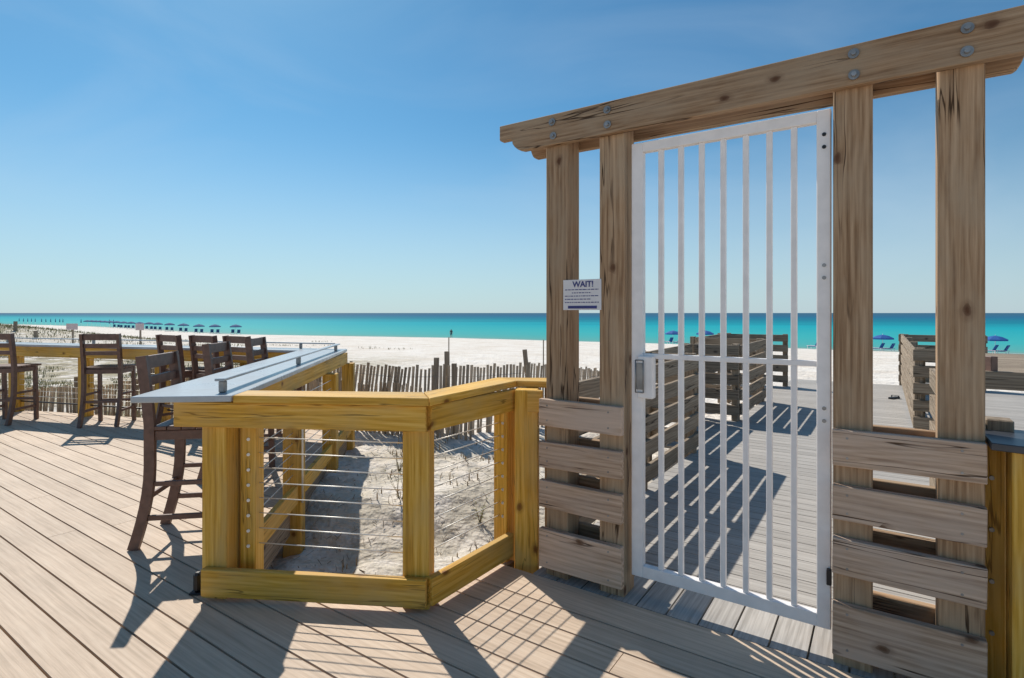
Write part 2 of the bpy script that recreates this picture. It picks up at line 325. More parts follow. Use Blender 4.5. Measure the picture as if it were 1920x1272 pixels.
def ground(x, y, fine=True):
    D = shore(x)-y
    z = interp(max(-60, min(D, 200)), PROF)
    # far left grassed dune and lower dune behind the far counter
    g = math.exp(-(((x+44)/13)**2+((y-40)/9)**2)); z += 1.75*g
    z += .75*math.exp(-(((x+24)/9)**2+((y-23)/5)**2))
    z -= .28*smooth(-3.0, -7.5, x)*smooth(14, 9, y)
    near = smooth(40, 15, hypot(x, y))
    if fine and near > 0:
        z += near*(.07*noise.noise((x*.55, y*.55, 3.1)) + .035*noise.noise((x*1.7, y*1.7, 7.7)) + .034*noise.noise((x*4.2, y*4.2, 1.3))+.020*noise.noise((x*9, y*9, 5.3)))
    far = smooth(20, 60, hypot(x, y))
    if far > 0 and D > 0: z += far*.14*noise.noise((x*.12, y*.12, 0.5))*min(1, D/25)
    z += .24*math.exp(-((y-7.7-.25*max(0, x))/1.7)**2)*smooth(-5.5, -3.2, x)
    z += .22*smooth(4.25+.25*abs(x+1.1), 4.95+.25*abs(x+1.1), y)*smooth(6.8, 6.0, y)*smooth(-2.6, -1.9, x)*smooth(1.2, -.4, x)
    return z
def axis(lo, hi, flo, fhi, step, growth):
    a = []; v = flo
    while v < fhi: a.append(v); v += step
    s = step; v = a[-1]
    while v < hi: s *= growth; v += s; a.append(v)
    s = step; v = flo; pre = []
    while v > lo: s *= growth; v -= s; pre.append(v)
    return pre[::-1]+a
xs = axis(-900, 330, -5, 3.5, .055, 1.045); ys = axis(-40, 700, 2.6, 10.5, .055, 1.04)
vsx = [(x, y, ground(x, y)) for y in ys for x in xs]
nx = len(xs)
fs = [(j*nx+i, j*nx+i+1, (j+1)*nx+i+1, (j+1)*nx+i) for j in range(len(ys)-1) for i in range(nx-1)]
sand = raw('sand', vsx, fs, 'sand', smooth=True); meta(sand, kind='structure')
at = sand.data.attributes.new('green', 'FLOAT', 'POINT')
def greenness(x, y):
    g = math.exp(-(((x+44)/14)**2+((y-40)/10)**2))*1.3
    g += .9*smooth(-3, -6.5, x)*smooth(34, 18, y)*smooth(8.0, 9.5, y)
    g += .45*smooth(-2.4, -1.8, x)*smooth(2.2, 1.4, x)*smooth(8.5, 7.2, y)*smooth(3.0, 3.4, y)
    return min(1, g)
for i, (x, y, z) in enumerate(vsx): at.data[i].value = greenness(x, y)
# sea sheet with its distance offshore stored for the depth of water
sx = [-24000, -12000, -6000, -3000, -1600]+[-900+i*20 for i in range(62)]+[500, 1500, 3000, 6000, 12000, 24000]
sv = []; so_ = []
offs = [-14, -2, 2, 6, 12, 20, 32, 50, 75, 110, 160, 230, 330, 480, 700, 1000, 1500, 2500, 4500, 9000, 20000]
for o_ in offs:
    for x in sx:
        yy = shore(max(-1600, min(x, 500)))+o_
        sv.append((x, yy, SEA)); so_.append(min(1, math.log(1+max(0, o_)/12)/math.log(1+1500/12)))
k = len(sx)
sea = raw('sea', sv, [(j*k+i, j*k+i+1, (j+1)*k+i+1, (j+1)*k+i) for j in range(len(offs)-1) for i in range(k-1)], 'sea'); meta(sea, kind='structure')
at = sea.data.attributes.new('offshore', 'FLOAT', 'POINT')
for i, v in enumerate(so_): at.data[i].value = v
# thin broken line of foam at the water's edge
fv = []; ff = []
x = -420.0
while x < 120:
    w = .25+.9*max(0, noise.noise((x*.06, 2.2, 0))+.25); off = 1.2+1.6*noise.noise((x*.03, 0, 4))
    fv += [(x, shore(x)+off, SEA+.05), (x, shore(x)+off+w, SEA+.05)]
    if len(fv) > 2: n0 = len(fv); ff.append((n0-4, n0-2, n0-1, n0-3))
    x += 2.0
fo = raw('surf_foam', fv, ff, 'foam'); meta(fo, 'thin broken line of white foam along the water edge', 'foam', kind='stuff')

# ------------------------------------------------------------------ main deck, clipped plank by plank
deck = thing('deck', (0, 0, 0), 0, kind='structure')
def halfplane(p, q):
    """keeps what lies to the right of p->q"""
    return Vector(p), Vector((q[1]-p[1], -(q[0]-p[0])))
def clip(poly, hp):
    p0, nrm = hp; out = []
    for i in range(len(poly)):
        a, b_ = Vector(poly[i]), Vector(poly[(i+1) % len(poly)])
        da, db = (a-p0).dot(nrm), (b_-p0).dot(nrm)
        if da >= 0: out.append(tuple(a))
        if (da > 0 > db) or (da < 0 < db): out.append(tuple(a+(b_-a)*(da/(da-db))))
    return out
A0, A1, B1 = (-1.62, 2.99), (-.46, 2.875), (.06, 3.55)
HP_A = halfplane(A0, A1); HP_B = halfplane(A1, B1)
HP_L = halfplane((-2.12, 7.1), (-1.585, 2.99))        # right-hand side of this line = west of the counter
FD = Vector((-.961, .277)); FI = Vector((-2.65, 6.80)); FN = Vector((.277, .961)); FW = .42
HP_F = halfplane(tuple(FI+FN*(FW-.02)+FD*9), tuple(FI+FN*(FW-.02)-FD*2))
S = .1675; N0 = .831
def plank_poly(n0, n1, s0, s1):
    return [tuple(GN*n0+GU*s0), tuple(GN*n0+GU*s1), tuple(GN*n1+GU*s1), tuple(GN*n1+GU*s0)]
GNO = GO.dot(GN)         # n coordinate of the gate line
BORDER = GNO-.045
def put_plank(poly, z0, z1, mat, parent, ang=-GA):
    if len(poly) < 3: return
    ar = abs(sum(poly[i][0]*poly[(i+1) % len(poly)][1]-poly[(i+1) % len(poly)][0]*poly[i][1] for i in range(len(poly))))/2
    if ar < .004: return
    # drop doubled points
    q = []
    for p in poly:
        if not q or hypot(p[0]-q[-1][0], p[1]-q[-1][1]) > 1e-4: q.append(p)
    if hypot(q[0][0]-q[-1][0], q[0][1]-q[-1][1]) < 1e-4: q.pop()
    if len(q) >= 3: prismX('plank', q, z0, z1, mat, parent, ang, bev=0)
rnd = random.Random(3)
k = -46
while True:
    n0 = N0+S*k; n1 = n0+S-.011; k += 1
    if n0 > 9.5: break
    nr = BORDER-.006 if .1 < BORDER-n0 < S*1.6 else (n1 if n0 < BORDER-.15 else 99)
    mid = (n0+n1)/2
    cut = rnd.uniform(0, 4.88)
    joints = [-14+cut-4.88+4.88*i for i in range(6)]
    for s0 in joints:
        s1 = s0+4.876
        s0c, s1c = max(s0, -14), min(s1, 5.2)
        if s1c-s0c < .1: continue
        if mid < 1.60:
            P = clip(plank_poly(n0, n1, s0c, s1c), HP_F)
            if mid > 1.40: P = P
            put_plank(P, -.028, 0, 'deck', deck)
        else:
            P = clip(clip(plank_poly(n0, n1, s0c, s1c), HP_L), HP_F); put_plank(P, -.028, 0, 'deck', deck)
            if nr <= BORDER:
                P = plank_poly(n0, nr, s0c, s1c)
                # keep the east side of the counter line before clipping at the railing
                P = clip(P, (Vector((-1.57, 2.99)), Vector((1, .12))))
                P = clip(P, HP_A if mid < 2.12 else HP_B); put_plank(P, -.028, 0, 'deck', deck)
# rim joists that close the deck edge above the sand
for a, b_ in ((A0, A1), (A1, (.0, 3.48)), ((-1.60, 3.0), (-2.11, 7.05))):
    board('rim_joist', (a[0], a[1], -.13), (b_[0], b_[1], -.13), .038, .19, 'grey', deck)
a = FI+FN*(FW-.03); b_ = a+FD*8.5; board('rim_joist', (a.x, a.y, -.13), (b_.x, b_.y, -.13), .038, .19, 'grey', deck)
a = G(-1.55, .2); b_ = G(-2.0, -.25)

# ------------------------------------------------------------------ boardwalk to the beach
walk = thing('boardwalk', tuple(G(-.5, 2)), 0, kind='structure')
t = -2.0
while t < 3.2:                                # short threshold boards under the gate
    p = [tuple(G(t, -.042).xy), tuple(G(t+.150, -.042).xy), tuple(G(t+.150, .33).xy), tuple(G(t, .33).xy)]
    if t > -1.6: put_plank(p, -.030, -.002, 'walk', walk, ang=pi/2-GA)
    t += .159
d = .339; WL, WR, WE = -1.56, .56, 11.45      # inner faces of the rails in t
while d < WE:
    lo, hi = WL, WR
    if 3.42 < d < 5.4: lo = -2.2
    if 7.6 < d < 9.85: lo = -2.75
    if 2.9 < d < 5.75: hi = 2.57
    if d > 5.75: hi = 4.2
    p = [tuple(G(lo, d).xy), tuple(G(hi, d).xy), tuple(G(hi, d+.135).xy), tuple(G(lo, d+.135).xy)]
    put_plank(p, -.036, -.008, 'walk', walk); d += .143
for t0 in (WL+.03, WR-.03): board('stringer', G(t0, .35, -.14), G(t0, WE, -.14), .04, .2, 'grey', walk)
board('stringer', G(WL, WE+.02, -.14), G(WR, WE+.02, -.14), .04, .2, 'grey', walk)
for i in range(5):
    for t0 in (WL+.1, WR-.1):
        q = G(t0, 1+i*2.5); post('pile', q.x, q.y, -1.6, -.25, -GA, .14, 'grey', walk)

ZB = [.15, .365, .575, .79, 1.0]
def run(parent, p, q, inside, extra=()):      # one straight run of weathered railing: five boards, posts behind
    p, q = Vector(p), Vector(q); dv = (q-p); Ln = dv.length; u = dv/Ln; nn = Vector((-u.y, u.x))*inside
    for z in ZB:
        j = random.uniform(-.006, .006)
        board('rail_board', (p.x, p.y, z+j), (q.x, q.y, z-j), .038, .142, 'grey', parent)
    n = max(1, round(Ln/1.7))
    for i in range(n+1):
        c = p+u*(.06+(Ln-.12)*i/n)-nn*.065
        post('post', c.x, c.y, -.45, 1.085, atan2(u.y, u.x), .09, 'grey', parent)
def g2(t, d): q = G(t, d); return (q.x, q.y)
lr = thing('boardwalk_railing', tuple(G(-1.5, 1.7)), 0, 'weathered grey plank railing with jogging bays on the left side of the boardwalk', 'railing')
run(lr, g2(-1.5, .22), g2(-1.5, 3.4), -1)
run(lr, g2(-1.54, 3.4), g2(-2.13, 3.4), -1); run(lr, g2(-2.15, 3.46), g2(-2.15, 5.38), -1); run(lr, g2(-1.5, 5.42), g2(-2.13, 5.42), 1)
run(lr, g2(-1.5, 5.5), g2(-1.5, 7.6), -1)
run(lr, g2(-1.54, 7.62), g2(-2.68, 7.62), -1); run(lr, g2(-2.72, 7.66), g2(-2.72, 9.86), -1); run(lr, g2(-1.45, 9.9), g2(-2.7, 9.9), 1)
rr = thing('boardwalk_railing', tuple(G(.5, 1.5)), 0, 'sunlit weathered grey plank railing on the right side of the boardwalk', 'railing')
run(rr, g2(.52, .22), g2(.52, 2.9), 1)
q1, q2 = G(.56, 2.92), G(2.55, 2.92); board('rail_board', (q1.x, q1.y, 1.0), (q2.x, q2.y, 1.0), .038, .142, 'grey', rr)
run(rr, g2(.5, 5.8), g2(1.15, 5.8), -1)
run(rr, g2(.52, 5.86), g2(.52, 11.4), 1); run(rr, g2(.46, 11.46), g2(1.9, 11.46), -1)

# ------------------------------------------------------------------ timber gateway
gw = thing('timber_gateway', tuple(G(-.5, .07)), 0, 'tall weathered timber gateway with twin posts each side and a slanting double beam', 'gateway')
ZS = [(.052, .275), (.400, .556), (.636, .784), (.873, 1.028)]
for t0 in (-1.460, -1.118, .0, .366):
    c = G(t0+.0725, .0725); z1 = 2.655
    post('post', c.x, c.y, -.25, z1, -GA, .145, 'old', gw)
def beam(t0, t1, dd, th=.040, zb=2.497, zt=2.672, kk=.8):
    """beam with stepped and rounded ends, extruded across its thickness"""
    h = zt-zb
    L_ = [(0, .52), (.012, .46), (.10, .46), (.115, .42), (.118, .30), (.14, .17), (.17, .06), (.21, 0)]
    prof = [(t0, zt)]+[(t0+x*kk, zb+h*f) for x, f in L_]+[(t1-x*kk, zb+h*f) for x, f in L_[::-1]]+[(t1, zt)]
    tc = (t0+t1)/2; cz = (zb+zt)/2; c = G(tc, dd); W = Matrix((GU.to_3d(), GN.to_3d(), Vector((0, 0, 1)))).transposed().to_4x4(); W.translation = (c.x, c.y, cz)
    bm = bmesh.new(); f_ = [bm.verts.new((x-tc, -th/2, z-cz)) for x, z in prof]; b2 = [bm.verts.new((x-tc, th/2, z-cz)) for x, z in prof]; k = len(prof)
    bm.faces.new(f_); bm.faces.new(b2[::-1])
    for i in range(k): bm.faces.new((f_[i], b2[i], b2[(i+1) % k], f_[(i+1) % k]))
    bmesh.ops.recalc_face_normals(bm, faces=bm.faces[:]); bmesh.ops.bevel(bm, geom=bm.edges[:], offset=.003, segments=1, affect='EDGES')
    me = bpy.data.meshes.new('beam'); bm.to_mesh(me); bm.free(); me.materials.append(M['old']); return link('beam', me, gw, W)
bf = beam(-1.765, .87, -.022); br = beam(-1.70, .690, .168, kk=.36)
for i, t0 in enumerate((-1.390, -1.052, .079, .447)):
    for dz in ((-.045, .045) if i > 1 else (-.04, .04)):
        c = G(t0+random.uniform(-.006, .006), -.044, 2.585+dz)
        hd = rod('bolt', c, c-GN.to_3d()*.006, .021, 'galv', gw, 16)
        rod('bolt', c-GN.to_3d()*.006, c-GN.to_3d()*.018, .010, 'galv', gw, 6)
for side, (ta, tb) in enumerate(((-1.484, -.972), (.0, .512))):
    for z0, z1 in ZS:
        e = random.uniform(-.004, .004)
        board('slat', G(ta, -.022, (z0+z1)/2+e), G(tb, -.022, (z0+z1)/2-e), .040, z1-z0, 'slatw', gw)
        if z1 < 1.0: board('slat', G(ta, .168, (z0+z1)/2), G(tb, .168, (z0+z1)/2), .040, z1-z0, 'old', gw)
        for tt in (ta+.055, tb-.075):
            for zz in (z0+.035, z1-.035):
                c = G(tt, -.042, zz); rod('nail', c, c-GN.to_3d()*.0025, .005, 'galv', gw, 8)
board('slat', G(-1.484, .168, .95), G(-.972, .168, .95), .040, .15, 'old', gw); board('slat', G(.0, .168, .95), G(.512, .168, .95), .040, .15, 'old', gw)

# ------------------------------------------------------------------ white metal gate
gt = thing('metal_gate', tuple(G(-.01, .05)), 0, 'white painted metal bar gate hung between the timber gateway posts', 'gate')
GB, GT, gd = .118, 2.440, .05
fx0, fx1 = -.942, -.010
for nm, a, b_, w in (('stile', (fx0+.031, GB), (fx0+.031, GT), .062), ('stile', (fx1-.028, GB), (fx1-.028, GT), .056)):
    c = G(a[0], gd); board(nm, (c.x, c.y, a[1]), (c.x, c.y, b_[1]), w, .045, 'white', gt, side=(GU.x, GU.y, 0), bev=.003)
for nm, z, hh in (('rail', GT-.026, .052), ('rail', GB+.030, .060), ('rail', 1.30, .026)):
    board(nm, G(fx0+.062, gd, z), G(fx1-.056, gd, z), .040 if hh > .03 else .024, hh, 'white', gt, bev=.002)
for i in range(7):
    tt = -.786+i*.1045
    c = G(tt, gd+.001)
    for z0, z1 in ((GB+.060, 1.287), (1.313, GT-.052)):
        board('bar', (c.x, c.y, z0), (c.x, c.y, z1), .0255, .0255, 'white', gt, side=(GU.x, GU.y, 0), bev=.002)
# lock box and latch plate on the left
lb = board('lock_box', G(-.900, .026, 1.19), G(-.815, .026, 1.19), .052, .225, 'white', gt, bev=.006)
c = G(-.880, -.006); rod('lock_pull', G(-.905, -.010, 1.11), G(-.905, -.010, 1.28), .0035, 'galv', gt)
rod('lock_pull', G(-.862, -.010, 1.11), G(-.862, -.010, 1.28), .0035, 'galv', gt)
rod('lock_pull', G(-.905, -.010, 1.28), G(-.862, -.010, 1.28), .0035, 'galv', gt); rod('lock_pull', G(-.905, -.010, 1.11), G(-.862, -.010, 1.11), .0035, 'galv', gt)
board('latch_plate', G(-.903, -.003, 1.195), G(-.866, -.003, 1.195), .006, .14, 'galv', gt)
for z in (2.30, 1.715, 1.075):
    for dz in (-.028, .028):
        c = G(fx1-.026, gd-.0225, z+dz); rod('screw', c, c-GN.to_3d()*.004, .0085, 'black' if z > 2 else 'galv', gt, 10)
for z in (.36,):
    board('hinge', G(-.016, gd-.035, z-.035), G(-.016, gd-.035, z+.035), .02, .022, 'black', gt, side=(GU.x, GU.y, 0))

# ------------------------------------------------------------------ notice sign on the left twin posts
sg = thing('notice_sign', tuple(G(-1.222, -.004, 1.63)), 0, 'small white notice with a blue heading and lines of print on the left gateway posts', 'sign')
board('sign_board', G(-1.342, -.004, 1.632), G(-1.104, -.004, 1.632), .004, .172, 'signw', sg, bev=.001)
Wf = Matrix((GU.to_3d(), Vector((0, 0, 1)), -GN.to_3d())).transposed().to_4x4()
cu = bpy.data.curves.new('txt', 'FONT'); cu.body = 'WAIT!'; cu.size = .046; cu.align_x = 'CENTER'; cu.extrude = .0005; cu.offset = .001
tmp = bpy.data.objects.new('tmp', cu); COL.objects.link(tmp); bpy.context.view_layer.update()
me = bpy.data.meshes.new_from_object(tmp); bpy.data.objects.remove(tmp); me.materials.clear(); me.materials.append(M['ink'])
W = Wf.copy(); W.translation = G(-1.215, -.0075, 1.676); link('heading', me, sg, W)
rs = random.Random(5)
for i, z in enumerate((1.661, 1.643, 1.625, 1.607, 1.589)):
    a = -1.330 if i != 1 else -1.285; b_ = -1.118 if i not in (1, 3) else -1.165
    vv, ff_ = [], []
    x = a
    while x < b_:
        w = rs.uniform(.006, .022)
        x2 = min(x+w, b_); q = len(vv)
        vv += [tuple(G(x, -.0068, z-.0022)), tuple(G(x2, -.0068, z-.0022)), tuple(G(x2, -.0068, z+.0026)), tuple(G(x, -.0068, z+.0026))]; ff_.append((q, q+1, q+2, q+3)); x = x2+.004
    raw('print_line', vv, ff_, 'ink', sg)
board('colour_band', G(-1.31, -.0068, 1.562), G(-1.13, -.0068, 1.562), .0012, .016, 'ink', sg, bev=0)

# ------------------------------------------------------------------ yellow cable railing (front and angled section)
ra = thing('cable_railing', (-.9, 2.9, 0), 0, 'new yellow timber railing with steel cables that turns a corner beside the gateway', 'railing')
ZC0, ZC1 = 1.060, 1.100
prismX('cap_board', [(-1.452, 2.858), (-.418, 2.762), (-.484, 2.985), (-1.470, 3.05)], ZC0, ZC1, 'pine', ra, -.09)
prismX('cap_board', [(-.414, 2.764), (.028, 3.485), (-.10, 3.66), (-.480, 2.985)], ZC0, ZC1, 'pine', ra, atan2(.72, .44))
prismX('cap_board', [(.032, 3.486), (.222, 3.44), (.25, 3.64), (-.096, 3.662)], ZC0, ZC1, 'pine', ra, -.2)
def seg(name, p, q, z0, z1, th, mat='pine', parent=ra, off=0.0):
    p, q = Vector(p), Vector(q); u = (q-p).normalized(); nn = Vector((u.y, -u.x))*off
    return board(name, (p.x+nn.x, p.y+nn.y, (z0+z1)/2), (q.x+nn.x, q.y+nn.y, (z0+z1)/2), th, z1-z0, mat, parent)
PA, PB, PC = (-1.800, 2.940), (-.436, 2.802), (.022, 3.440)
seg('fascia_board', PA, PB, .925, 1.057, .038); seg('fascia_board', (-.424, 2.815), PC, .925, 1.057, .038)
seg('fascia_board', (.028, 3.385), (.185, 3.345), .925, 1.057, .038)
seg('bottom_rail', (-1.645, 2.925), PB, .030, .172, .042); seg('bottom_rail', (-.424, 2.815), (-.005, 3.40), .030, .172, .042)
post('post', -1.590, 3.015, -.3, .922, -.10, .142, 'pine', ra); post('post', -1.452, 3.070, -.02, .922, -.10, .090, 'pine', ra)
post('post', -.492, 2.898, -.3, .922, -.10, .140, 'pine', ra, d=.12); post('post', -.045, 3.520, -.3, .922, .95, .105, 'pine', ra)
post('post', .095, 3.42, -.3, 1.058, -.12, .142, 'pine', ra)
for i in range(8):
    z = .835-i*.0838
    rod('cable', (-1.42, 3.065, z), (-.55, 2.93, z), .0032, 'steel', ra); rod('cable', (-.45, 2.955, z), (-.075, 3.49, z), .0032, 'steel', ra)
    for (x, y) in ((-1.452, 3.024), (-.06, 3.466)):
        rod('cable_fitting', (x, y, z), (x+.004, y-.008, z), .009, 'steel', ra)
for z in (.8, .6, .4):       # spacer rod through the cables of the angled bay
    pass

# ------------------------------------------------------------------ L shaped bar counter
bc = thing('bar_counter', (-2.0, 4.6, 0), 0, 'L shaped metal topped bar counter on yellow posts along the deck edge', 'bar counter')
FE = FI+FD*8.6; FO = Vector((-2.13, 7.10)); FOE = FI+FD*8.6+FN*FW
near = prismX('countertop', [(-1.945, 2.798), (-1.456, 2.846), (-1.474, 3.054), tuple(FO), tuple(FI)], 1.070, ZC1+.001, 'counter', bc, radians(98))
DROP = .036                                   # the near arm falls slightly towards the corner
nw = PW[near.name]
for v in near.data.vertices: v.co.z -= DROP*((nw @ v.co).y-2.8)/4.0
prismX('countertop', [tuple(FI+FD*.003), tuple(FO+FD*.003), tuple(FOE), tuple(FE)], 1.070-DROP, ZC1-DROP, 'counter', bc, atan2(FD.y, FD.x))
def dz(y): return DROP*(y-2.8)/4.0
for p, q in (((-1.80, 2.985), (-2.53, 6.86)), ((-1.60, 3.12), (-2.10, 6.95))):
    board('fascia_board', (p[0], p[1], .995-dz(p[1])), (q[0], q[1], .995-dz(q[1])), .038, .142, 'pine', bc)
a = FI+FN*.05; b_ = FE+FN*.05; seg('fascia_board', tuple(a+FD*.1), tuple(b_), .885, 1.067-DROP, .038, parent=bc)
a = FI+FN*(FW-.05); b_ = FE+FN*(FW-.05); seg('fascia_board', tuple(a+FD*-.25), tuple(b_), .89, 1.067-DROP, .038, parent=bc)
for (x, y) in ((-1.745, 4.40), (-1.900, 5.75), (-2.07, 6.95)): post('post', x, y, -.4, .895, 1.70, .140, 'pine', bc)
for i in range(6):
    c = FI+FN*(FW-.14)+FD*(1.0+i*1.45); post('post', c.x, c.y, -.3, 1.066-DROP, atan2(FD.y, FD.x), .14, 'pine', bc)
seg('bottom_rail', (-1.600, 3.10), (-1.735, 4.32), .03, .172, .042, parent=bc, off=.03); seg('bottom_rail', (-1.765, 4.49), (-1.905, 5.67), .03, .172, .042, parent=bc, off=.03)
seg('bottom_rail', (-1.925, 5.83), (-2.06, 6.86), .03, .172, .042, parent=bc, off=.03)
rod('spacer_rod', (-1.655, 4.34, .03), (-1.655, 4.34, .92), .007, 'steel', bc)
for i in range(8):
    z = .835-i*.0838
    rod('cable', (-1.60, 3.10, z), (-1.73, 4.34, z), .0032, 'steel', bc); rod('cable', (-1.755, 4.47, z), (-1.87, 5.68, z), .0032, 'steel', bc)
    a = FI+FN*(FW-.14)+FD*.2; b_ = FI+FN*(FW-.14)+FD*8.4; rod('cable', (a.x, a.y, z), (b_.x, b_.y, z), .0032, 'steel', bc)
# raised flat bar on short stands at the seaward edge of the counter
a, b_ = (-1.560, 2.93), (-2.19, 6.92)
board('raised_bar', (a[0], a[1], 1.172), (b_[0], b_[1], 1.172-DROP), .052, .014, 'counter', bc)
c1 = FI+FN*(FW-.10)-FD*.30; c2 = FI+FN*(FW-.10)+FD*8.4
board('raised_bar', (c1.x, c1.y, 1.172-DROP), (c2.x, c2.y, 1.172-DROP), .052, .014, 'counter', bc)
for (x, y) in ((-1.566, 2.975), (-1.85, 4.76), (-2.15, 6.70)): post('stand', x, y, 1.102-dz(y), 1.164-dz(y), 0, .034, 'galv', bc)
for i in range(5): c = c1+FD*(.5+i*1.8); post('stand', c.x, c.y, 1.102-DROP, 1.164-DROP, 0, .034, 'galv', bc)
a = FI+FN*.30+FD*.4; b_ = FI+FN*.30+FD*8.4; rod('foot_rail', (a.x, a.y, .16), (b_.x, b_.y, .16), .012, 'black', bc)

# ------------------------------------------------------------------ second counter at the right edge of the view
rc = thing('bar_counter', tuple(G(.7, .1)), 0, 'counter with a top darkened as if in shade, on a yellow post right of the gateway', 'bar counter')
prismX('countertop', [tuple(G(.520, -.06).xy), tuple(G(2.2, -.30).xy), tuple(G(2.2, .36).xy), tuple(G(.520, .30).xy)], 1.012, 1.040, 'shadetop', rc, -GA)
c = G(.655, .035); post('post', c.x, c.y, -.2, 1.010, -GA, .142, 'pine', rc)
c = G(.548, .20); post('post', c.x, c.y, -.2, 1.010, -GA, .09, 'pine', rc); c = G(1.7, .05); post('post', c.x, c.y, -.2, 1.01, -GA, .14, 'pine', rc)
for i in range(4):
    z = .86-i*.21; c = G(.548, .155, z); rod('cable_fitting', c, c-GN.to_3d()*.01, .009, 'galv', rc)
for i in range(8): rod('cable', G(.60, .20, .88-i*.1), G(1.65, .10, .88-i*.1), .0032, 'steel', rc)

# ------------------------------------------------------------------ bar stools
def sweep(pts, w, d_):
    """rectangular section swept along a path in the local YZ plane; returns verts, faces"""
    vv, ff_ = [], []
    for i, (x, y, z) in enumerate(pts):
        a = Vector(pts[max(0, i-1)]); c = Vector(pts[min(len(pts)-1, i+1)]); tdir = (c-a).normalized(); nn = Vector((0, tdir.z, -tdir.y))
        p = Vector((x, y, z))
        for sx_, sn in ((-1, -1), (1, -1), (1, 1), (-1, 1)): vv.append(p+Vector((sx_*w/2, 0, 0))+nn*(sn*d_/2))
        if i:
            q = 4*i
            for j in range(4): ff_.append((q-4+j, q-4+(j+1) % 4, q+(j+1) % 4, q+j))
    n = len(vv); ff_ += [(3, 2, 1, 0), (n-4, n-3, n-2, n-1)]
    return vv, ff_
def curve(z):       # profile of the back leg
    return .035 - .10*max(0, (.52-z)/.52)**1.7 - .05*max(0, (z-.80)/.45)**1.15
def make_stool():
    r = thing('bar_stool', (0, 0, 0), 0)
    pts = [(.225, curve(z), z) for z in [i*1.25/14 for i in range(15)]]
    for sx_ in (-1, 1):
        vv, ff_ = sweep([(sx_*.222, y, z) for x, y, z in pts], .036, .062); raw('back_leg', vv, ff_, 'brown', r)
        vv, ff_ = sweep([(sx_*.215, .42-.02*(z/.76)+.0, z) for z in (0, .38, .765)], .038, .048); raw('front_leg', vv, ff_, 'brown', r)
        board('stretcher', (sx_*.219, .0, .20), (sx_*.217, .40, .20), .022, .034, 'brown', r); board('stretcher', (sx_*.219, .02, .42), (sx_*.217, .40, .42), .022, .030, 'brown', r)
        board('apron', (sx_*.219, .065, .735), (sx_*.217, .385, .735), .024, .06, 'brown', r)
    board('stretcher', (-.196, .405, .30), (.196, .405, .30), .022, .034, 'brown', r); board('stretcher', (-.196, curve(.33), .33), (.196, curve(.33), .33), .022, .034, 'brown', r)
    board('apron', (-.196, .405, .735), (.196, .405, .735), .024, .06, 'brown', r); board('apron', (-.196, .04, .735), (.196, .04, .735), .024, .06, 'brown', r)
    for i in range(5): board('seat_slat', (-.238, .095+i*.088, .782), (.238, .095+i*.088, .782), .082, .026, 'brown', r)
    for z, hh in ((1.205, .085), (1.085, .06), (.985, .055)):
        board('back_slat', (-.203, curve(z), z), (.203, curve(z), z), .024, hh, 'brown', r)
    return r
def copytree(o):
    c = o.copy(); COL.objects.link(c)
    for ch in list(o.children):
        k_ = ch.copy(); COL.objects.link(k_); k_.parent = c
        for g_ in list(ch.children):
            e_ = g_.copy(); COL.objects.link(e_); e_.parent = k_
    return c
stools = [(-2.415, 3.775, -81, 'nearest brown bar stool, half hidden behind the front corner of the counter'),
          (-2.76, 5.16, -84, 'brown bar stool pulled back from the near counter arm, second from the camera'),
          (-2.86, 6.16, -84, 'brown bar stool at the near counter arm, farthest one, beside the inner corner'),
          (-3.33, 6.66, -31, 'brown bar stool at the far counter arm, first left of the inner corner'),
          (-3.84, 6.84, -28, 'brown bar stool at the far counter arm, second left of the inner corner'),
          (-4.38, 7.02, -30, 'brown bar stool at the far counter arm, third left of the inner corner'),
          (-5.54, 7.40, 10, 'brown bar stool standing apart, its ladder back square to the camera'),
          (-7.06, 7.50, 3, 'brown bar stool cut off by the left edge of the view')]
proto = make_stool()
for i, (x, y, a, lab) in enumerate(stools):
    o = proto if i == 0 else copytree(proto)
    o.location = (x, y, 0); o.rotation_euler = (0, 0, radians(a)); meta(o, lab, 'bar stool', 'bar stools around the L shaped counter')

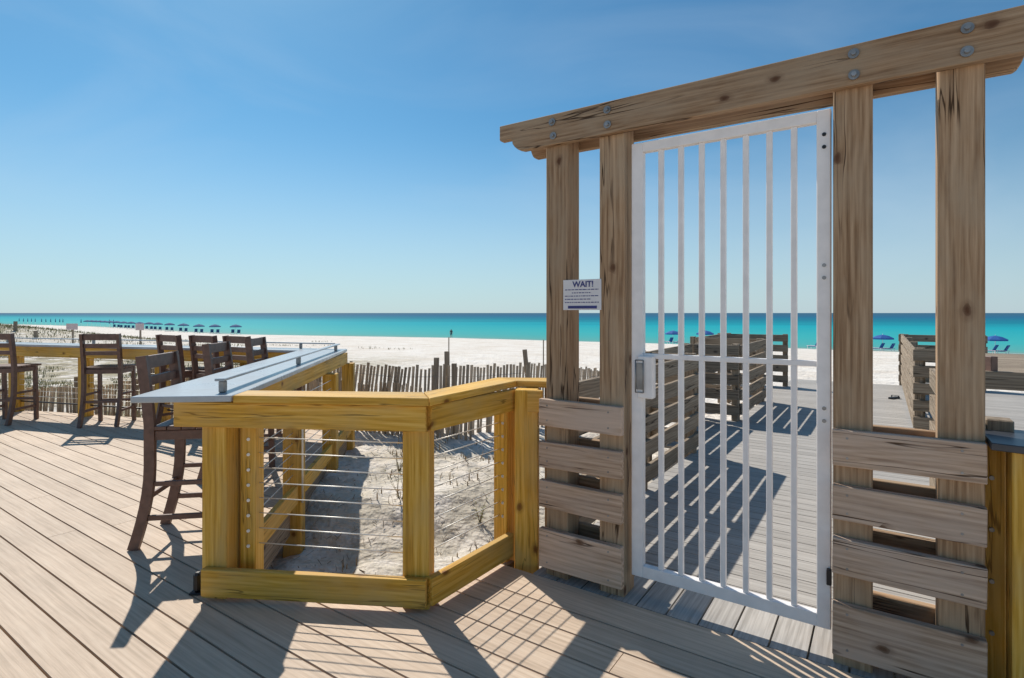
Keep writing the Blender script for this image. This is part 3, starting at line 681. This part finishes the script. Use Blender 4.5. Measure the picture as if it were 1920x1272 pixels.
# ------------------------------------------------------------------ sand fence
def pointat(path, s):
    for a, b_ in zip(path, path[1:]):
        l = hypot(b_[0]-a[0], b_[1]-a[1])
        if s <= l: return a[0]+(b_[0]-a[0])*s/l, a[1]+(b_[1]-a[1])*s/l, atan2(b_[1]-a[1], b_[0]-a[0])
        s -= l
    return None
fpath = [(-8.6, 8.9), (-6.4, 8.75), (-2.6, 7.95), (-1.6, 7.75), (-.6, 7.65), (.25, 8.1), (1.1, 9.0), (2.1, 10.3), (3.0, 11.6)]
fe = thing('sand_fence', (-2, 8, -.4), 0, 'weathered lath and wire sand fence running across the dune in front of the beach', 'fence')
lathm = [boxmesh(1.22, .036, .009, 'fence', 0), boxmesh(1.18, .032, .009, 'fence', 0), boxmesh(1.25, .040, .010, 'fence', 0)]
s = 0.0; rf = random.Random(11); tops = []
while True:
    q = pointat(fpath, s)
    if q is None: break
    x, y, a = q
    top = interp(x, [(-9, .32), (-7.2, .36), (-5.8, .52), (-4.5, .70), (-2.5, .84), (-1.2, .80), (-.6, .82), (.3, .80), (1.1, .66), (2.2, .45), (3, .3)])-.03+rf.uniform(-.018, .018)+.03*noise.noise((s*1.2, 0, 9))
    tilt = .14*noise.noise((s*.8, 4, 0))+rf.uniform(-.035, .035)+.05; lean = rf.uniform(-.05, .05)
    me = lathm[rf.randrange(3)]
    up = Vector((cos(a)*tilt-sin(a)*lean, sin(a)*tilt+cos(a)*lean, 1)).normalized()
    ax = up; ay = Vector((cos(a), sin(a), 0)); ay = (ay-ax*ay.dot(ax)).normalized(); az = ax.cross(ay)
    W = Matrix((ax, ay, az)).transposed().to_4x4(); W.translation = Vector((x, y, top))-up*.61
    link('lath', me, fe, W); tops.append((x, y, top)); s += .052+rf.uniform(-.006, .008)
for dz in (.14, .45, .78):
    step = 12
    for i in range(0, len(tops)-step, step):
        p, q = tops[i], tops[i+step]; rod('wire', (p[0], p[1]-.012, p[2]-dz), (q[0], q[1]-.012, q[2]-dz), .0028, 'galv', fe, 5)
for (x, y, z1, lean) in ((-1.08, 7.72, .90, .02), (-.92, 7.85, .98, -.01), (-.80, 7.60, .83, .0), (.28, 8.25, .98, -.09), (-1.75, 7.62, .50, .0), (-2.9, 8.1, .85, .03), (-4.6, 8.45, .78, 0), (-5.7, 8.65, .66, .02), (-7.0, 8.85, .5, 0), (1.7, 9.8, .72, .03)):
    board('fence_post', (x-lean, y, -.9), (x+lean, y, z1), .068, .068, 'fpost', fe, side=(0, 1, .0))
# lower, half buried second run behind the first
f2 = thing('sand_fence', (-1.6, 8.6, -.4), 0, 'short half buried second run of lath fence behind the main sand fence', 'fence')
s = 0; path2 = [(-3.3, 7.90), (-1.3, 7.48), (-.5, 7.38)]
while True:
    q = pointat(path2, s)
    if q is None: break
    x, y, a = q; W = axes((x-.02, y, -.9), (x+.03*noise.noise((s, 1, 1))+.02, y, .32), (cos(a), sin(a), 0)); W.translation.z = -.04+.13*noise.noise((s*1.1, 0, 2))-.12*smooth(1.6, 2.9, s); link('lath', lathm[rf.randrange(3)], f2, W); s += .065

# thin marker poles behind the fence
for x, y, z1, lab in ((-1.38, 12.0, 1.00, 'thin pale marker pole on the beach, left of the fence posts'), (.64, 11.2, .98, 'thin pale marker pole on the beach just left of the gateway')):
    o = rod('marker_pole', (x, y, ground(x, y)-.2), (x, y, z1), .012, 'grey', None); meta(o, lab, 'pole', 'marker poles on the beach')

# ------------------------------------------------------------------ dune plants
def blades(name, clumps, mat, label, hgt, n, rr):
    vv, ff_ = [], []; R = random.Random(hash(name) % 1000 if False else 21)
    for (cx, cy) in clumps:
        sc = R.uniform(.6, 1.25)
        for i in range(n):
            a = R.uniform(0, 2*pi); rad = rr*math.sqrt(R.random()); x = cx+cos(a)*rad; y = cy+sin(a)*rad; z = ground(x, y)-.01
            b_ = R.uniform(0, 2*pi); hh = hgt*sc*R.uniform(.5, 1.1); ln = R.uniform(.1, .6)*hh; w = .0045+.0035*(cy/12)
            sd_ = Vector((-sin(b_), cos(b_), 0))*w; o = Vector((x, y, z)); m1 = o+Vector((cos(b_)*ln*.3, sin(b_)*ln*.3, hh*.6)); tp = o+Vector((cos(b_)*ln, sin(b_)*ln, hh))
            q = len(vv); vv += [o-sd_, o+sd_, m1+sd_*.8, m1-sd_*.8, tp]; ff_ += [(q, q+1, q+2, q+3), (q+3, q+2, q+4)]
    o = raw(name, vv, ff_, mat); meta(o, label, 'grass', kind='stuff'); return o
R = random.Random(8); cl = []
while len(cl) < 420:
    y = R.uniform(9.2, 32); x = -R.uniform(.45, 1.05)*y
    if R.random() < greenness(x, y)*1.4 and noise.noise((x*.35, y*.35, 6)) > -.12 and abs(y-8.8) > .4: cl.append((x, y))
blades('dune_grass', cl, 'grass', 'patchy yellow green dune grass on the sand beyond the far counter', .13, 26, .28)
cl = []
while len(cl) < 700:
    x = R.gauss(-44, 11); y = R.gauss(39, 6)
    cl.append((x, y))
blades('dune_cover', cl, 'cover', 'low green cover on the distant dune at the far left', .20, 22, 1.0)
# loose twigs and short shoots in the sand pocket behind the railing
cl = [(R.uniform(-1.5, .9), R.uniform(3.9, 7.4)) for i in range(44)]
blades('sand_shoots', cl, 'weed', 'scattered thin shoots and twigs in the sand behind the cable railing', .10, 7, .14)
tv, tf = [], []
for i in range(700):          # dry twigs and bits of reed lying on the sand
    x, y = R.uniform(-1.9, 1.3), R.uniform(3.4, 7.5); a_ = R.uniform(0, pi); l_ = R.uniform(.015, .07); w_ = R.uniform(.0015, .004); ez = R.uniform(.0, .02)
    u_ = Vector((cos(a_), sin(a_), 0)); n_ = Vector((-sin(a_), cos(a_), 0))*w_; p_ = Vector((x, y, ground(x, y)+.012)); q_ = p_+u_*l_; q_.z = ground(q_.x, q_.y)+.012+ez
    k_ = len(tv); up_ = Vector((0, 0, w_*1.5)); tv += [p_-n_, p_+n_, p_+up_, q_-n_, q_+n_, q_+up_]; tf += [(k_, k_+1, k_+4, k_+3), (k_+1, k_+2, k_+5, k_+4), (k_+2, k_, k_+3, k_+5)]
tw = raw('twigs', tv, tf, 'fpost'); meta(tw, 'dry twigs and bits of reed lying on the sand behind the railing', 'twigs', kind='stuff')
def weed(x, y, h, label):
    rw = random.Random(int(x*100)); r = thing('dune_weed', (x, y, ground(x, y)), 0, label, 'plant', 'wiry weeds in the sand pocket')
    z0 = ground(x, y); sv_, sf, lv, lf = [], [], [], []
    for i in range(7):
        a = rw.uniform(0, 2*pi); p = Vector((x, y, z0-.02)); dirv = Vector((cos(a)*.35, sin(a)*.35, 1)).normalized(); seglen = h/5*rw.uniform(.6, 1.1)
        for j in range(5):
            q = p+dirv*seglen; w = .0035*(1-j/6); k_ = len(sv_); sd_ = Vector((w, 0, 0)); se_ = Vector((0, w, 0))
            sv_ += [p-sd_, p+sd_, q+sd_*.8, q-sd_*.8, p-se_, p+se_, q+se_*.8, q-se_*.8]; sf += [(k_, k_+1, k_+2, k_+3), (k_+4, k_+5, k_+6, k_+7)]
            for m_ in range(2):
                b_ = rw.uniform(0, 2*pi); lt_ = rw.uniform(.012, .03); o = Vector((cos(b_), sin(b_), rw.uniform(-.2, .6)))*lt_; s_ = Vector((-sin(b_), cos(b_), 0))*.006; kk = len(lv)
                lv += [q, q+o*.5+s_, q+o, q+o*.5-s_]; lf.append((kk, kk+1, kk+2, kk+3))
            p = q; dirv = (dirv+Vector((rw.uniform(-.3, .3), rw.uniform(-.3, .3), rw.uniform(-.1, .2)))).normalized()
    meta(raw('stem', sv_, sf, 'weed', r), kind='stuff'); meta(raw('leaf', lv, lf, 'grass', r), kind='stuff')
for x, y, h, lab in ((-1.0, 4.95, .42, 'tallest wiry weed in the sand left of the railing corner post'), (-.78, 4.45, .30, 'wiry weed in the sand close beside the railing corner post'), (-.28, 4.75, .22, 'low wiry weed in the sand seen through the angled railing bay'), (-1.18, 5.75, .28, 'wiry weed farther back in the sand near the fence shadow')): weed(x, y, h, lab)

# ------------------------------------------------------------------ beach umbrellas, chairs, signs, posts
def canopy_mesh(mat, rad=1.15, hgt=.42):
    bm = bmesh.new(); ap = bm.verts.new((0, 0, hgt)); n = 8; r1 = []; r2 = []; r3 = []
    for i in range(n):
        a = 2*pi*i/n; r1.append(bm.verts.new((cos(a)*rad*.55, sin(a)*rad*.55, hgt*.62))); r2.append(bm.verts.new((cos(a)*rad, sin(a)*rad, 0))); r3.append(bm.verts.new((cos(a)*rad, sin(a)*rad, -.16)))
    for i in range(n):
        j = (i+1) % n; bm.faces.new((ap, r1[i], r1[j])); bm.faces.new((r1[i], r2[i], r2[j], r1[j])); bm.faces.new((r2[i], r3[i], r3[j], r2[j]))
    me = bpy.data.meshes.new('canopy'); bm.to_mesh(me); bm.free(); me.materials.append(M[mat]); return me
def make_umbrella(mat):
    r = thing('beach_umbrella', (0, 0, 0), 0); link('canopy', canopy_mesh(mat), r, Matrix.Translation((0, 0, 1.62)))
    rod('pole', (0, 0, 0), (0, 0, 2.10), .022, 'white', r); return r
def make_furled(mat):
    r = thing('furled_umbrella', (0, 0, 0), 0); rod('pole', (0, 0, 0), (0, 0, 2.6), .022, 'white', r)
    bm = bmesh.new(); bmesh.ops.create_cone(bm, cap_ends=True, segments=8, radius1=.17, radius2=.05, depth=1.25, matrix=Matrix.Translation((0, 0, 1.85)))
    me = bpy.data.meshes.new('canopy'); bm.to_mesh(me); bm.free(); me.materials.append(M[mat]); link('canopy', me, r, Matrix.Identity(4)); return r
def make_chair(mat):
    r = thing('beach_chair', (0, 0, 0), 0)
    board('seat', (0, -.25, .34), (0, .75, .34), .56, .08, mat, r); board('backrest', (0, -.28, .36), (0, -.62, 1.0), .56, .08, mat, r)
    for sx_ in (-1, 1):
        board('frame', (sx_*.30, -.6, .40), (sx_*.30, .78, .40), .03, .05, 'white', r)
        for yy in (-.5, .68): board('leg', (sx_*.30, yy, 0), (sx_*.30, yy, .38), .04, .04, 'white', r, side=(1, 0, 0))
    return r
def rowY(kx, back):       # distance of a point `back` metres inland of the water along a bearing
    Y = 20.0
    while Y < 400 and shore(-kx*Y)-Y > back: Y += .5
    return Y
def place(o, x, y, rz=0.0):
    o.location = (x, y, ground(x, y)); o.rotation_euler = (0, 0, rz)
ub = make_umbrella('blue'); cb = make_chair('blue'); first_u = first_c = True
ORD = ['first', 'second', 'third', 'fourth', 'fifth', 'sixth', 'seventh', 'eighth', 'ninth', 'tenth', 'eleventh', 'twelfth', 'thirteenth', 'fourteenth', 'fifteenth', 'sixteenth', 'seventeenth', 'eighteenth']
for px, Y, where in ((1262, 80, 'seen between the first bars of the white gate'), (1322, 74, 'seen through the middle of the white gate'), (1655, 66, 'seen between the two right gateway posts'), (1866, 60, 'right of the last gateway post')):
    X = (px-960)/1030*Y; u_ = ub if first_u else copytree(ub); first_u = False; place(u_, X, Y, random.random()); meta(u_, 'open blue beach umbrella near the water '+where, 'umbrella', 'open blue umbrellas on the beach to the right')
    for sgn in (-1, 1):
        c_ = cb if first_c else copytree(cb); first_c = False; place(c_, X+sgn*.62, Y-.1, .45)
        meta(c_, ('left' if sgn < 0 else 'right')+' blue beach chair under the umbrella '+where.replace('seen ', ''), 'beach chair', 'blue chairs under the right umbrellas')
ch = copytree(cb); place(ch, (1527-960)/1030*65, 65, .4); meta(ch, 'single blue beach chair by the water right of the last gate bar', 'beach chair')
nav = make_umbrella('navy'); first = True
for i, px in enumerate((442, 403, 373, 344, 318, 296, 280, 262, 246, 232, 219, 207, 197, 188, 180, 172, 164)):
    kx = (960-px)/1030; Y = rowY(kx, 11); o = nav if first else copytree(nav); first = False; place(o, -kx*Y, Y, random.random())
    meta(o, 'dark open umbrella on the left beach, %s from the right in its row' % ORD[i], 'umbrella', 'row of dark umbrellas on the left beach')
cn = make_chair('navy'); first = True
for i, px in enumerate((442, 403, 373, 344, 318, 296, 280, 262, 246, 232, 219)):
    kx = (960-px)/1030; Y = rowY(kx, 11)
    for sgn in (-1, 1):
        o = cn if first else copytree(cn); first = False; place(o, -kx*Y+sgn*.6, Y-.1, .6)
        meta(o, '%s dark beach chair under the %s dark umbrella from the right' % ('left' if sgn < 0 else 'right', ORD[i]), 'beach chair', 'dark chairs under the left umbrellas')
fu = make_furled('navy'); first = True
for i, px in enumerate((213, 205, 152, 118, 112, 104, 95, 86, 78, 66, 59, 52, 44, 36)):
    kx = (960-px)/1030; Y = rowY(kx, 8); o = fu if first else copytree(fu); first = False; place(o, -kx*Y, Y)
    meta(o, 'furled dark beach umbrella far down the left beach, %s from the right' % ORD[i], 'umbrella', 'furled umbrellas far down the left beach')
for px, Y, w, hh, zt, lab in ((135, 32, .66, .36, 2.02, 'pale pink faced sign on a post at the foot of the far left dune'), (262, 33, .50, .40, 1.86, 'pale sign on a post on the beach, right one of two behind the far counter')):
    X = (px-960)/1030*Y; g0 = ground(X, Y); top = H-(607-587)*Y/1030; st = thing('beach_sign', (X, Y, g0), 0, lab, 'sign', 'pale signs on the left beach')
    board('sign_board', (X-w/2, Y, top-hh/2), (X+w/2, Y, top-hh/2), .03, hh, 'pinkw', st); post('post', X, Y+.06, g0-.2, top-.05, 0, .08, 'fpost', st)
for px, Y, ht, lab in ((29, 38, 18, 'short dark timber post on the grassy dune at the far left edge'), (67, 36, 14, 'short dark timber post on the dune between the far left edge and the pale sign')):
    X = (px-960)/1030*Y; g0 = ground(X, Y); o = post('dune_post', X, Y, g0-.2, g0+ht*Y/1030, 0, .16, 'fpost', None); meta(o, lab, 'post', 'posts on the far left dune')

# broad plank table that fills the right bay of the boardwalk, with a block left on it
tb = thing('plank_table', tuple(G(1.7, 4.3)), 0, 'broad weathered grey plank table in the bay right of the boardwalk', 'table')
dd_ = 2.98
while dd_ < 5.5:
    board('plank', G(.93+random.uniform(0, .02), dd_+.07, 1.045), G(2.50, dd_+.07, 1.045), .138, .034, 'grey', tb); dd_ += .144
for t0 in (1.7, 2.4):
    for d0 in (3.08, 5.35): c = G(t0, d0); post('leg', c.x, c.y, 0, 1.027, -GA, .09, 'grey', tb)
bk = board('timber_block', (3.80, 4.36, 1.065), (3.80, 4.36, 1.185), .055, .07, 'brown', None, side=(1, 0, 0)); meta(bk, 'small dark timber block standing on the left end of the plank table', 'block')

# small dark sandal left on the boardwalk, and the black fitting beside the corner post
X, Y = (1676-960)/1030*9.85, 9.85
sd1 = thing('sandal', (X, Y, 0), radians(25), 'small dark sandal left on the boardwalk boards by the right railing', 'sandal')
def sole(k, z0, z1, nm):
    pts = [(-.13, -.035), (-.10, -.045), (0, -.035), (.09, -.05), (.13, -.03), (.14, .01), (.11, .045), (.02, .035), (-.09, .04), (-.13, .02)]
    prism(nm, [(a*k, b_*k) for a, b_ in pts], z0, z1, 'black', sd1, PW[sd1.name].copy() @ Matrix.Identity(4))
sole(1, -.006, .022, 'sole')
board('strap', (X-.01, Y+.04, .05), (X+.05, Y-.05, .05), .03, .006, 'black', sd1); board('strap', (X-.01, Y+.045, .02), (X-.01, Y+.04, .052), .03, .006, 'black', sd1); board('strap', (X+.05, Y-.05, .02), (X+.05, Y-.05, .052), .03, .006, 'black', sd1)
fx = thing('post_light', (-1.70, 3.02, 0), 0, 'small black fitting on the deck at the foot of the railing corner post', 'fitting')
board('housing', (-1.715, 3.00, .012), (-1.715, 3.00, .115), .04, .045, 'black', fx, side=(1, 0, 0), bev=.012); board('base_plate', (-1.75, 3.00, .006), (-1.68, 3.00, .006), .06, .012, 'black', fx)

# ------------------------------------------------------------------ person at the water's edge
X, Y = (846-960)/1030*103.5, 103.5; gz = max(ground(X, Y, True), SEA)
pr = thing('person', (X, Y, gz), 0, 'person in dark clothes standing at the water edge on the open beach', 'person')
J = {'pel': (0, 0, .95), 'wa': (0, 0, 1.12), 'ch': (0, 0, 1.36), 'nk': (0, 0, 1.50), 'hb': (0, .01, 1.58), 'ht': (0, .01, 1.72),
     'hl': (-.10, 0, .90), 'kl': (-.12, .02, .50), 'al': (-.13, -.02, .09), 'tl': (-.14, .13, .04), 'hr': (.10, 0, .90), 'kr': (.13, .03, .50), 'ar': (.15, -.03, .09), 'tr': (.17, .12, .04),
     'sl': (-.18, 0, 1.42), 'el': (-.26, -.03, 1.15), 'wl': (-.25, .08, .92), 'sr': (.18, 0, 1.42), 'er': (.27, -.04, 1.15), 'wr': (.27, .06, .92), 'fl': (-.25, .11, .82), 'fr': (.27, .09, .82)}
RD = {'pel': .15, 'wa': .13, 'ch': .155, 'nk': .06, 'hb': .085, 'ht': .09, 'hl': .095, 'kl': .06, 'al': .042, 'tl': .04, 'hr': .095, 'kr': .06, 'ar': .042, 'tr': .04, 'sl': .065, 'el': .045, 'wl': .032, 'sr': .065, 'er': .045, 'wr': .032, 'fl': .03, 'fr': .03}
ED = [('pel', 'wa'), ('wa', 'ch'), ('ch', 'nk'), ('nk', 'hb'), ('hb', 'ht'), ('pel', 'hl'), ('hl', 'kl'), ('kl', 'al'), ('al', 'tl'), ('pel', 'hr'), ('hr', 'kr'), ('kr', 'ar'), ('ar', 'tr'), ('ch', 'sl'), ('sl', 'el'), ('el', 'wl'), ('wl', 'fl'), ('ch', 'sr'), ('sr', 'er'), ('er', 'wr'), ('wr', 'fr')]
ks = list(J); me = bpy.data.meshes.new('body'); me.from_pydata([J[k_] for k_ in ks], [(ks.index(a), ks.index(b_)) for a, b_ in ED], []); me.update()
tmp = bpy.data.objects.new('tmp', me); COL.objects.link(tmp); tmp.modifiers.new('s', 'SKIN'); sm_ = tmp.modifiers.new('u', 'SUBSURF'); sm_.levels = 1
for i, k_ in enumerate(ks):
    me.skin_vertices[0].data[i].radius = (RD[k_], RD[k_]*(.72 if k_ in ('pel', 'wa', 'ch') else 1)); me.skin_vertices[0].data[i].use_root = k_ == 'pel'
bpy.context.view_layer.update(); dg = bpy.context.evaluated_depsgraph_get(); bme = bpy.data.meshes.new_from_object(tmp.evaluated_get(dg)); bpy.data.objects.remove(tmp)
bme.materials.clear(); bme.materials.append(M['skin']); bme.materials.append(M['cloth']); bme.materials.append(M['hair'])
for p in bme.polygons:
    p.use_smooth = True; c = p.center; p.material_index = 1 if (.55 < c.z < 1.47 and abs(c.x) < .24) else (2 if c.z > 1.70 or (c.z > 1.6 and c.y < 0) else 0)
link('body', bme, pr, PW[pr.name] @ Matrix.Rotation(.3, 4, 'Z'))
print('objects', len(bpy.data.objects))
